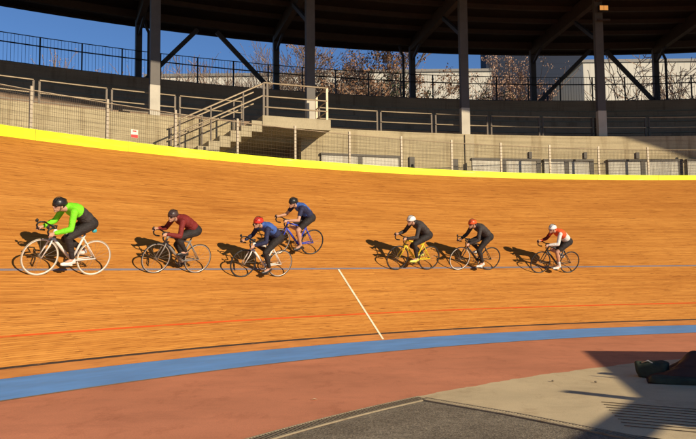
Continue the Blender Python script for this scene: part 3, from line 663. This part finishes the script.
def make_rider(label, crank, jersey, jpick, shorts, helm, shoe, sleeves='long', legs='long', hands='hoods', sh=(0.22, 1.31), headturn=0.0, head=(0.385, 1.435), scale=1.0, sock=None, arm_m=None):
    r = empty('person', label=label, cat='person', group='riders racing on the banking')
    hipC = Vector((-0.20, 0, 0.99)); shC = Vector((sh[0], 0, sh[1])); 
    spine = shC - hipC; sx = spine.normalized(); nz = Vector((0, 1, 0)); sn = sx.cross(nz); tm = Matrix((sx, nz, -sn)).transposed()
    if tm.determinant() < 0: tm = Matrix((sx, nz, sn)).transposed()
    bow = Vector((0, 0, 0.035))
    def torso(m, g=0.0, a=0.0, b=1.0):
        for t, (dx, dy, dz) in ((0.0, (.13, .165, .115)), (0.2, (.13, .155, .115)), (0.42, (.14, .15, .11)), (0.65, (.15, .165, .12)), (0.85, (.12, .18, .105))):
            if a <= t <= b: m.ell(hipC + spine * t + bow * math.sin(math.pi * t) * 1.6, (dx + g, dy + g, dz + g), m=tm)
    H = Vector((head[0], 0, head[1])); nk = shC + Vector((0.02, 0, 0.03))
    hands_p = {'hoods': ((.625, .205, .925), (.60, .205, .90)), 'drops': ((.60, .213, .80), (.56, .214, .80))}[hands]
    hp = Vector(hands_p[0]); hb = Vector(hands_p[1])
    # anatomy: limbs as lists of tapered pieces
    limbs = []; arms = []
    for s_ in (1, -1):
        hip = hipC + Vector((0.03, .095 * s_, -.03)); a = crank + (0 if s_ > 0 else math.pi)
        ped = Vector((0.17 * math.cos(a), (.115 if s_ > 0 else -.125), BBZ + 0.17 * math.sin(a)))
        toe_drop = 0.35 - 0.25 * math.sin(a); ank = ped + Vector((-.125 * math.cos(toe_drop), 0, .125 * math.sin(toe_drop) + .065))
        kn = ik(hip, ank, .44, .425, Vector((1, .06 * s_, .35))); limbs.append((s_, hip, kn, ank, ped))
        sho = shC + Vector((.0, .185 * s_, -.01)); wr = hb + Vector((-.055, 0, .022)); wr.y *= s_
        el = ik(sho, wr, .30, .265, Vector((-.25, .55 * s_, -.8))); arms.append((s_, sho, el, wr))
    def leg_up(m, g, t0=0, t1=1):
        for s_, hip, kn, ank, ped in limbs:
            A = hip.lerp(kn, t0); B = hip.lerp(kn, t1); ra = .092 - .034 * t0; rb = .092 - .034 * t1
            mid = hip.lerp(kn, .45) + Vector((0, 0, .008)); m.cap(A, ra + g, B, rb + g); m.cap(hip.lerp(kn, .2), .088 + g, mid, .080 + g)
            if t0 == 0: m.ell(hip + Vector((-.03, 0, .03)), (.11 + g, .09 + g, .11 + g))
    def leg_lo(m, g, t1=1):
        for s_, hip, kn, ank, ped in limbs:
            m.cap(kn, .056 + g, kn.lerp(ank, t1), .056 - .022 * t1 + g); back = (kn - hip).cross(Vector((0, 1, 0))).normalized()
            cf = kn.lerp(ank, .32) + Vector((-.022, 0, .0)); m.cap(kn.lerp(ank, .12), .05 + g, cf, .056 + g); m.cap(cf, .054 + g, kn.lerp(ank, min(t1, .75)), .036 + g)
    def arm_up(m, g, t1=1):
        for s_, sho, el, wr in arms: m.ell(sho, (.062 + g,) * 3); m.cap(sho, .052 + g, sho.lerp(el, t1), .052 - .012 * t1 + g); m.cap(shC + Vector((-.02, .08 * s_, 0)), .07 + g, sho, .056 + g)
    def arm_lo(m, g, t1=1):
        for s_, sho, el, wr in arms: m.cap(el, .041 + g, el.lerp(wr, .35), .042 + g); m.cap(el.lerp(wr, .35), .042 + g, el.lerp(wr, t1), .042 - .016 * t1 + g)
    # head frame: looks forward along the track, slightly turned
    hm = Matrix.Rotation(headturn, 3, 'Z') @ Matrix.Rotation(R_(12), 3, 'Y')
    hv = lambda x, y, z: H + hm @ Vector((x, y, z))
    m = MB(); torso(m); leg_up(m, 0); leg_lo(m, 0); arm_up(m, 0); arm_lo(m, 0)
    m.cap(nk - Vector((.03, 0, .02)), .062, H + Vector((-.03, 0, -.05)), .055)
    m.ell(H, (.095, .076, .105), m=hm); m.ell(hv(.03, 0, -.055), (.062, .056, .062), m=hm); m.ell(hv(.072, 0, -.095), (.026, .028, .022), m=hm)
    m.ell(hv(.10, 0, -.018), (.022, .013, .026), m=hm); m.ell(hv(.088, 0, -.062), (.018, .026, .010), m=hm)
    for y in (-1, 1): m.ell(hv(-.005, .078 * y, -.02), (.018, .010, .03), m=hm); m.ell(hv(.076, .032 * y, .018), (.022, .024, .012), m=hm)
    for s_, sho, el, wr in arms:
        pc = hp.copy(); pc.y *= s_; b_ = hb.copy(); b_.y *= s_; fw = (pc - wr).normalized()
        palm = wr + fw * .05; side = Vector((0, s_, 0)); m.ell(palm, (.05, .036, .022)); m.cap(wr, .025, palm, .024)
        for k_ in range(4):                                          # fingers wrap down round the bar
            f0 = palm + fw * (.028 - .004 * k_) + side * (.030 - .006 * k_) + Vector((.012 - .021 * k_, 0, .006)) * 1.0
            f0 = palm + Vector((.040 - .021 * k_, .020 * s_, .004)); f1 = f0 + Vector((.012, .016 * s_, -.030)); f2 = f1 + Vector((.002, -.012 * s_, -.026 + .002 * k_)); f3 = f2 + Vector((-.004, -.022 * s_, -.004))
            for p, q, ra, rb in ((f0, f1, .0095, .009), (f1, f2, .009, .0085), (f2, f3, .0085, .0075)): m.cap(p, ra, q, rb, n=8)
        t0 = palm + Vector((-.012, -.022 * s_, .0)); t1 = t0 + Vector((.026, -.020 * s_, -.008)); t2 = t1 + Vector((.02, -.004 * s_, -.022))
        m.cap(t0, .012, t1, .010, n=8); m.cap(t1, .010, t2, .0085, n=8)
    for s_, hip, kn, ank, ped in limbs: m.cap(ank, .034, ped + Vector((.02, 0, .045)), .028)
    body = remesh(m, 'body', M['skin'], r, 0.0075, 2)
    # jersey: torso and sleeves
    m = MB(); torso(m, .012, .0 if False else .0); arm_up(m, .010, 1 if sleeves == 'long' else .55)
    if sleeves == 'long': arm_lo(m, .009, .93)
    m.cap(nk - Vector((.04, 0, .025)), .078, nk + Vector((.012, 0, .012)), .066)
    for q in (.1, .35): m.ell(hipC + spine * q + Vector((0.0, 0, 0)) + tm @ Vector((0, 0, .02)), (.12, .14, .112), m=tm)
    jr = remesh(m, 'jersey', jersey, r, 0.010, 3, pick=(lambda c: jpick((c - hipC).dot(sx) / spine.length, c, c.y)) if jpick else None)
    m = MB(); torso(m, .016, 0, .1); leg_up(m, .009, 0, 1 if legs == 'long' else .74)
    if legs == 'long': leg_lo(m, .008, .9)
    remesh(m, 'tights' if legs == 'long' else 'shorts', shorts, r, 0.010, 2)
    for s_, hip, kn, ank, ped in limbs:
        d = Vector((ped.x - ank.x, 0, ped.z + .03 - ank.z)).normalized()
        m = MB(); m.cap(ank + Vector((-.01, 0, -.02)), .043, ank + Vector((-.035, 0, -.045)), .032); m.cap(ank + Vector((-.03, 0, -.045)), .034, ped + Vector((0, 0, .042)), .038); m.cap(ped + Vector((0, 0, .042)), .038, ped + Vector((.075, 0, .03)), .026)
        m.box(ped + Vector((-.02, 0, .018)), (.2, .062, .012)); remesh(m, 'shoe', shoe, r, .009, 2)
        if sock: m = MB(); m.cap(ank, .044, ank.lerp(kn, .24), .045); remesh(m, 'sock', sock, r, .01, 1)
    # helmet: vented shell, tapered towards the back
    m = MB(); n1, n2 = 28, 9; vs = []
    hc = hv(-.012, 0, .030)
    for j in range(n2 + 1):
        el = -0.12 + (math.pi / 2 + 0.12) * j / n2
        for i in range(n1):
            t = 2 * math.pi * i / n1; x = math.cos(t); ext = .125 if x > 0 else .155
            vent = 1 - 0.055 * max(0, math.cos(6 * math.atan2(math.sin(t) * math.cos(el), math.sin(el) + .02)) ) * (1 if abs(math.sin(t)) < .9 and el > .25 else 0)
            vs.append(hc + hm @ (Vector((ext * math.cos(el) * x, .098 * math.cos(el) * math.sin(t), .105 * math.sin(el) - (0.018 if x < 0 else 0) * abs(x) * math.cos(el))) * vent))
    fs = [(j * n1 + i, j * n1 + (i + 1) % n1, (j + 1) * n1 + (i + 1) % n1, (j + 1) * n1 + i) for j in range(n2) for i in range(n1)]; fs.append(tuple(range(n1))[::-1])
    m.add(vs, fs); he = m.build('helmet', helm, r, smooth=True)
    m = MB()
    for y in (-.045, 0, .045): m.path([hc + hm @ Vector((.120 * math.cos(a) if a < 1.57 else .135 * math.cos(a), y * (0.6 + .4 * math.sin(a)), .108 * math.sin(a) - .006)) for a in [0.45 + 0.27 * q for q in range(9)]], .0045, n=6)
    m.build('helmet_vent', M['black'], he, smooth=True)
    m = MB()
    for y in (-1, 1): m.path([hv(.02, .082 * y, .02), hv(.025, .074 * y, -.06), hv(.05, .03 * y, -.112)], .004, n=5)
    m.build('chin_strap', M['black'], r)
    m = MB()
    for y in (-1, 1): m.ell(hv(.090, .034 * y, .012), (.014, .034, .02), m=hm @ Matrix.Rotation(.35 * y, 3, 'Z'), nu=12, nv=8)
    for y in (-1, 1): m.path([hv(.082, .062 * y, .016), hv(.0, .08 * y, .012)], .003, n=4)
    m.build('glasses', M['lens'], r, smooth=True)
    m = MB(); m.ell(H + hm @ Vector((-.035, 0, -.005)), (.078, .079, .075), m=hm); m.build('hair', M['hair'], r, smooth=True)
    return r
def place(th, s, lean, scale, *objs):
    t = R_(th); out = Vector((math.cos(t), math.sin(t), 0)); fwd = Vector((-math.sin(t), math.cos(t), 0)); L = R_(lean)
    up = Vector((0, 0, 1)) * math.cos(L) - out * math.sin(L); left = up.cross(fwd)
    mt = Matrix((fwd, left, up)).transposed().to_4x4(); mt = Matrix.Translation(trk(th, s, -0.004)) @ mt @ Matrix.Scale(scale, 4)
    for o in objs: o.matrix_world = mt
LEAN = 20
jA = lambda t, c, y: 0 if (t > .62 or abs(y) > .19) else 1                    # coloured yoke and sleeves, dark lower back
jFront = lambda t, c, y: 0 if t < .52 else 1
# 1 the leader
b = make_bike('white framed track bicycle with cream wheels, ridden by the leader in green', M['f_white'], M['rim_white'], M['rim_white'], M['rubber_tan'], 1, R_(-25), M['cyan'])
p = make_rider('leading rider in a bright green and black top with a black helmet', R_(-25), [M['green'], M['charcoal']], lambda t, c, y: 0 if (t > .66 or abs(y) > .17) else 1, M['black_c'], M['helm_black'], M['shoe_white'], hands='drops', sh=(.215, 1.205), head=(.41, 1.265), headturn=.25)
place(138.95, 2.40, 19, 1.07, b, p)
b = make_bike('dark grey track bicycle with thin silver wheels, second from the left', M['f_grey'], M['rim_silver'], M['rim_silver'], M['rubber'], 2, R_(60))
p = make_rider('rider in a burgundy long sleeved jersey and black tights, second from the left', R_(60), M['burgundy'], None, M['black_c'], M['helm_dark'], M['shoe_black'], hands='hoods', sh=(.23, 1.19), head=(.38, 1.26), headturn=.5)
place(133.68, 2.44, LEAN, 1.0, b, p)
b = make_bike('white framed track bicycle with black wheels under the rider in the red helmet', M['f_white'], M['rim_black'], M['rim_silver'], M['rubber'], 3, R_(-80))
p = make_rider('rider with a bright red helmet in a blue jersey with black sleeves', R_(-80), [M['blue_c'], M['navy']], lambda t, c, y: 0 if (t > .45 and abs(y) < .17) else 1, M['black_c'], M['helm_red'], M['shoe_black'], hands='drops', sh=(.23, 1.21), head=(.395, 1.30), headturn=.35)
place(129.1, 2.28, LEAN, 1.0, b, p)
b = make_bike('bright blue track bicycle riding highest on the banking', M['f_blue'], M['rim_silver'], M['rim_black'], M['rubber'], 4, R_(-60))
p = make_rider('highest rider on the banking, in a short blue jersey with bare legs', R_(-60), [M['blue_c'], M['navy']], lambda t, c, y: 0 if (t > .35 and abs(y) < .13) else 1, M['black_c'], M['helm_black'], M['shoe_black'], sleeves='short', legs='short', hands='hoods', sh=(.20, 1.235), head=(.36, 1.325), headturn=.3)
place(126.15, 3.14, LEAN, 1.0, b, p)
b = make_bike('yellow framed track bicycle under the rider dressed all in black', M['f_yellow'], M['rim_black'], M['rim_black'], M['rubber'], 5, R_(-15))
p = make_rider('rider all in black with a round white helmet on the yellow bicycle', R_(-15), M['charcoal'], None, M['black_c'], M['helm_white'], M['shoe_yellow'], hands='hoods', sh=(.22, 1.255), head=(.38, 1.345), headturn=.3)
place(118.95, 2.5, LEAN, 1.02, b, p)
b = make_bike('black track bicycle with one pale front wheel and yellow shod rider', M['f_black'], M['rim_white'], M['rim_black'], M['rubber'], 6, R_(-95))
p = make_rider('rider in black with an orange red helmet, second from the right', R_(-95), M['charcoal'], None, M['black_c'], M['helm_orange'], M['shoe_white'], hands='drops', sh=(.23, 1.235), head=(.385, 1.32), headturn=.25, sleeves='long')
place(114.55, 2.47, LEAN, 1.02, b, p)
b = make_bike('black track bicycle at the back of the group, furthest right', M['f_black'], M['rim_black'], M['rim_black'], M['rubber'], 7, R_(-50))
p = make_rider('last rider at the right in a red and white jersey, white helmet and white socks', R_(-50), [M['white_c'], M['redorange'], M['burgundy']], lambda t, c, y: (1 if t > .5 and abs(y) < .2 else (2 if y < -.15 else 0)), M['black_c'], M['helm_white'], M['shoe_white'], hands='hoods', sh=(.22, 1.25), head=(.385, 1.345), headturn=.3, legs='short', sock=M['white_c'])
place(108.8, 2.3, LEAN, 1.0, b, p)

# ------------------------------------------------------------------ infield clutter at the lower right
def sbox(m, c, d, rz=0, e=.45, nu=28, nv=16, n_=0.0):
    sg = lambda v: math.copysign(abs(v) ** e, v); R3 = Matrix.Rotation(rz, 3, 'Z'); b = MB(); b.ell((0, 0, 0), (1, 1, 1), nu=nu, nv=nv)
    vs = []
    for v in b.v:
        q = Vector((sg(v.x) * d[0] / 2, sg(v.y) * d[1] / 2, sg(v.z) * d[2] / 2)); q *= 1 + n_ * mnoise.noise(q * 9 + Vector(c)); vs.append(R3 @ q + Vector(c))
    return m.add(vs, b.f)
def rbox(m, c, d, rz=0, bev=0.04):
    bm = bmesh.new(); bmesh.ops.create_cube(bm, size=1); bmesh.ops.scale(bm, vec=d, verts=bm.verts); bmesh.ops.bevel(bm, geom=bm.edges[:], offset=bev, segments=3, affect='EDGES')
    R3 = Matrix.Rotation(rz, 3, 'Z'); bm.verts.index_update(); m.add([R3 @ v.co + Vector(c) for v in bm.verts], [[v.index for v in f.verts] for f in bm.faces]); bm.free(); return m
M['mat_red'] = plain('dark_red_vinyl', (0.085, 0.04, 0.025), 0.6, 0, 0.3, 3)
M['bag_green'] = plain('dark_green_canvas', (0.04, 0.05, 0.03), 0.8, 0, 0.3, 8)
p = Vector((4.42, 10.95, GZ)); r = empty('kit_bag', p, label='dark green kit bag standing in shade on the paving edge', cat='bag')
m = MB(); sbox(m, p + Vector((0.12, 0, .12)), (.46, .28, .25), R_(-35), n_=.25); m.build('bag_body', M['bag_green'], r, smooth=True)
m = MB(); m.path([p + Vector((-.04, -.02, .22)), p + Vector((.03, -.08, .262)), p + Vector((.12, -.12, .20)), p + Vector((.16, -.17, .12))], .012); m.build('strap', M['rim_silver'], r, smooth=True)
p = Vector((5.15, 10.6, GZ)); r = empty('tarpaulin_heap', p, label='low heap of dark red tarpaulin lying at the right edge of the infield', cat='tarpaulin')
bm = bmesh.new(); bmesh.ops.create_grid(bm, x_segments=90, y_segments=64, size=1)
for v in bm.verts:
    x, y = v.co.x, v.co.y; e = max(0, 1 - (abs(x) ** 2.0 + abs(y) ** 2.0)); n_ = mnoise.noise(Vector((x * 2.2, y * 2.4, 5.0))) + .22 * abs(math.sin(5 * x + 3 * y + 3 * mnoise.noise(Vector((x * 2, y * 2, 1)))))
    v.co = Vector((x * 0.9, y * .6, max(0.004, (e ** .7) * (.42 + .26 * x + .20 * n_))))
m = MB(); bm.verts.index_update(); R3 = Matrix.Rotation(R_(-20), 3, 'Z'); m.add([R3 @ v.co + p + Vector((.12, 0, 0)) for v in bm.verts], [[v.index for v in f.verts] for f in bm.faces]); bm.free(); m.build('tarpaulin', M['mat_red'], r, smooth=True)
m = MB(); sbox(m, p + Vector((-.25, -.35, .05)), (1.3, .34, .10), R_(-22), .3, n_=.1); m.build('folded_mat', M['bag_green'], r, smooth=True)
p = Vector((4.12, 8.35, GZ)); m = MB(); sbox(m, p + Vector((.12, 0, .06)), (.32, .2, .11), .3); tag(m.build('red_cushion', M['mat_red'], smooth=True), 'small dark red cushion at the right edge beside the thin dark bars', 'cushion')
rn = random.Random(5)
for i, ((x, y), lb) in enumerate([((2.95, 10.6), 'small grey stone on the beige paving, leftmost of two'), ((3.52, 10.45), 'small grey stone on the beige paving, nearer the kit bag')]):
    m = MB(); m.ell((x, y, GZ + .02), (.022, .018, .014), nu=7, nv=5); tag(m.build('stone', M['asphalt']), lb, 'stone')
for (x, y), lb in (((-0.45, 9.3), 'pale dry leaf lying on the red infield left of the drain'), ((-4.6, 9.0), 'tiny pale leaf on the red infield at the lower left')):
    m = MB(); m.add([(x - .05, y, GZ + .005), (x, y - .03, GZ + .018), (x + .05, y, GZ + .006), (x, y + .03, GZ + .015)], [(0, 1, 2), (0, 2, 3)]); tag(m.build('dry_leaf', M['beige_ground']), lb, 'leaf')
# things added outside the frame at the right, shaped to cast the paving shadows
M['cabin'] = plain('cabin_paint', (0.35, 0.33, 0.3), 0.6)
L_ = 3.0 / math.tan(SUN_EL); sh2 = Vector((math.cos(SUN_AZ), math.sin(SUN_AZ), 0)); tip = Vector((4.76, 14.7, GZ)); A = tip + sh2 * L_; dr = Vector((-1.46, -7.34, 0)).normalized(); pr = Vector((dr.y, -dr.x, 0))
if pr.x < 0: pr = -pr
r = empty('shadow_cabin', A + dr * 3.6, label='grey flat roofed cabin added out of view at the right to shade the paving', cat='cabin')
cz = math.atan2(dr.y, dr.x)
m = MB(); m.box(A + dr * 3.6 + pr * 1.3 + Vector((0, 0, 1.46)), (7.2, 2.6, 2.9), rz=cz); m.build('wall', M['cabin'], r)
m = MB(); m.box(A + dr * 3.6 + pr * 1.3 + Vector((0, 0, 2.955)), (7.3, 2.7, .09), rz=cz); m.build('roof', M['roofcap'], r)
for q in (1.5, 5.5): m = MB(); m.box(A + dr * q - pr * .02 + Vector((0, 0, 1.7)), (1.0, .08, .8), rz=cz); m.build('window', M['glass'], r)
def post_at(tipxy, h, wd, label, nm='shadow_post'):  # adds an unseen post, set back towards the sun from its shadow tip
    b_ = Vector((*tipxy, GZ)) + sh2 * (h / math.tan(SUN_EL)); m = MB(); m.box(b_ + Vector((0, 0, h / 2)), (wd, wd, h), rz=SUN_AZ); tag(m.build(nm, M['cabin']), label, 'post'); return b_
post_at((3.71, 11.18), 2.2, .05, 'thin pole added out of view at the right to cast a thin shadow')
post_at((2.93, 9.72), 2.4, .22, 'thick square post added out of view at the right to cast a wider shadow')

A_ = Vector((8.62, 4.95, GZ)); B_ = Vector((6.3, 1.55, GZ)); r = empty('shadow_beam_frame', A_, label='frame of two posts and a thick top beam, added out of view to cast a shadow band', cat='timber frame')
for q in (A_, B_): m = MB(); m.box(q + Vector((0, 0, 1.15)), (.14, .14, 2.3), rz=.9); m.build('post', M['cabin'], r)
m = MB(); m.bar(A_ + Vector((0, 0, 2.4)), B_ + Vector((0, 0, 2.4)), .16, .2); m.build('beam', M['cabin'], r)  # unseen beam added for the slanting shadow band on the paving
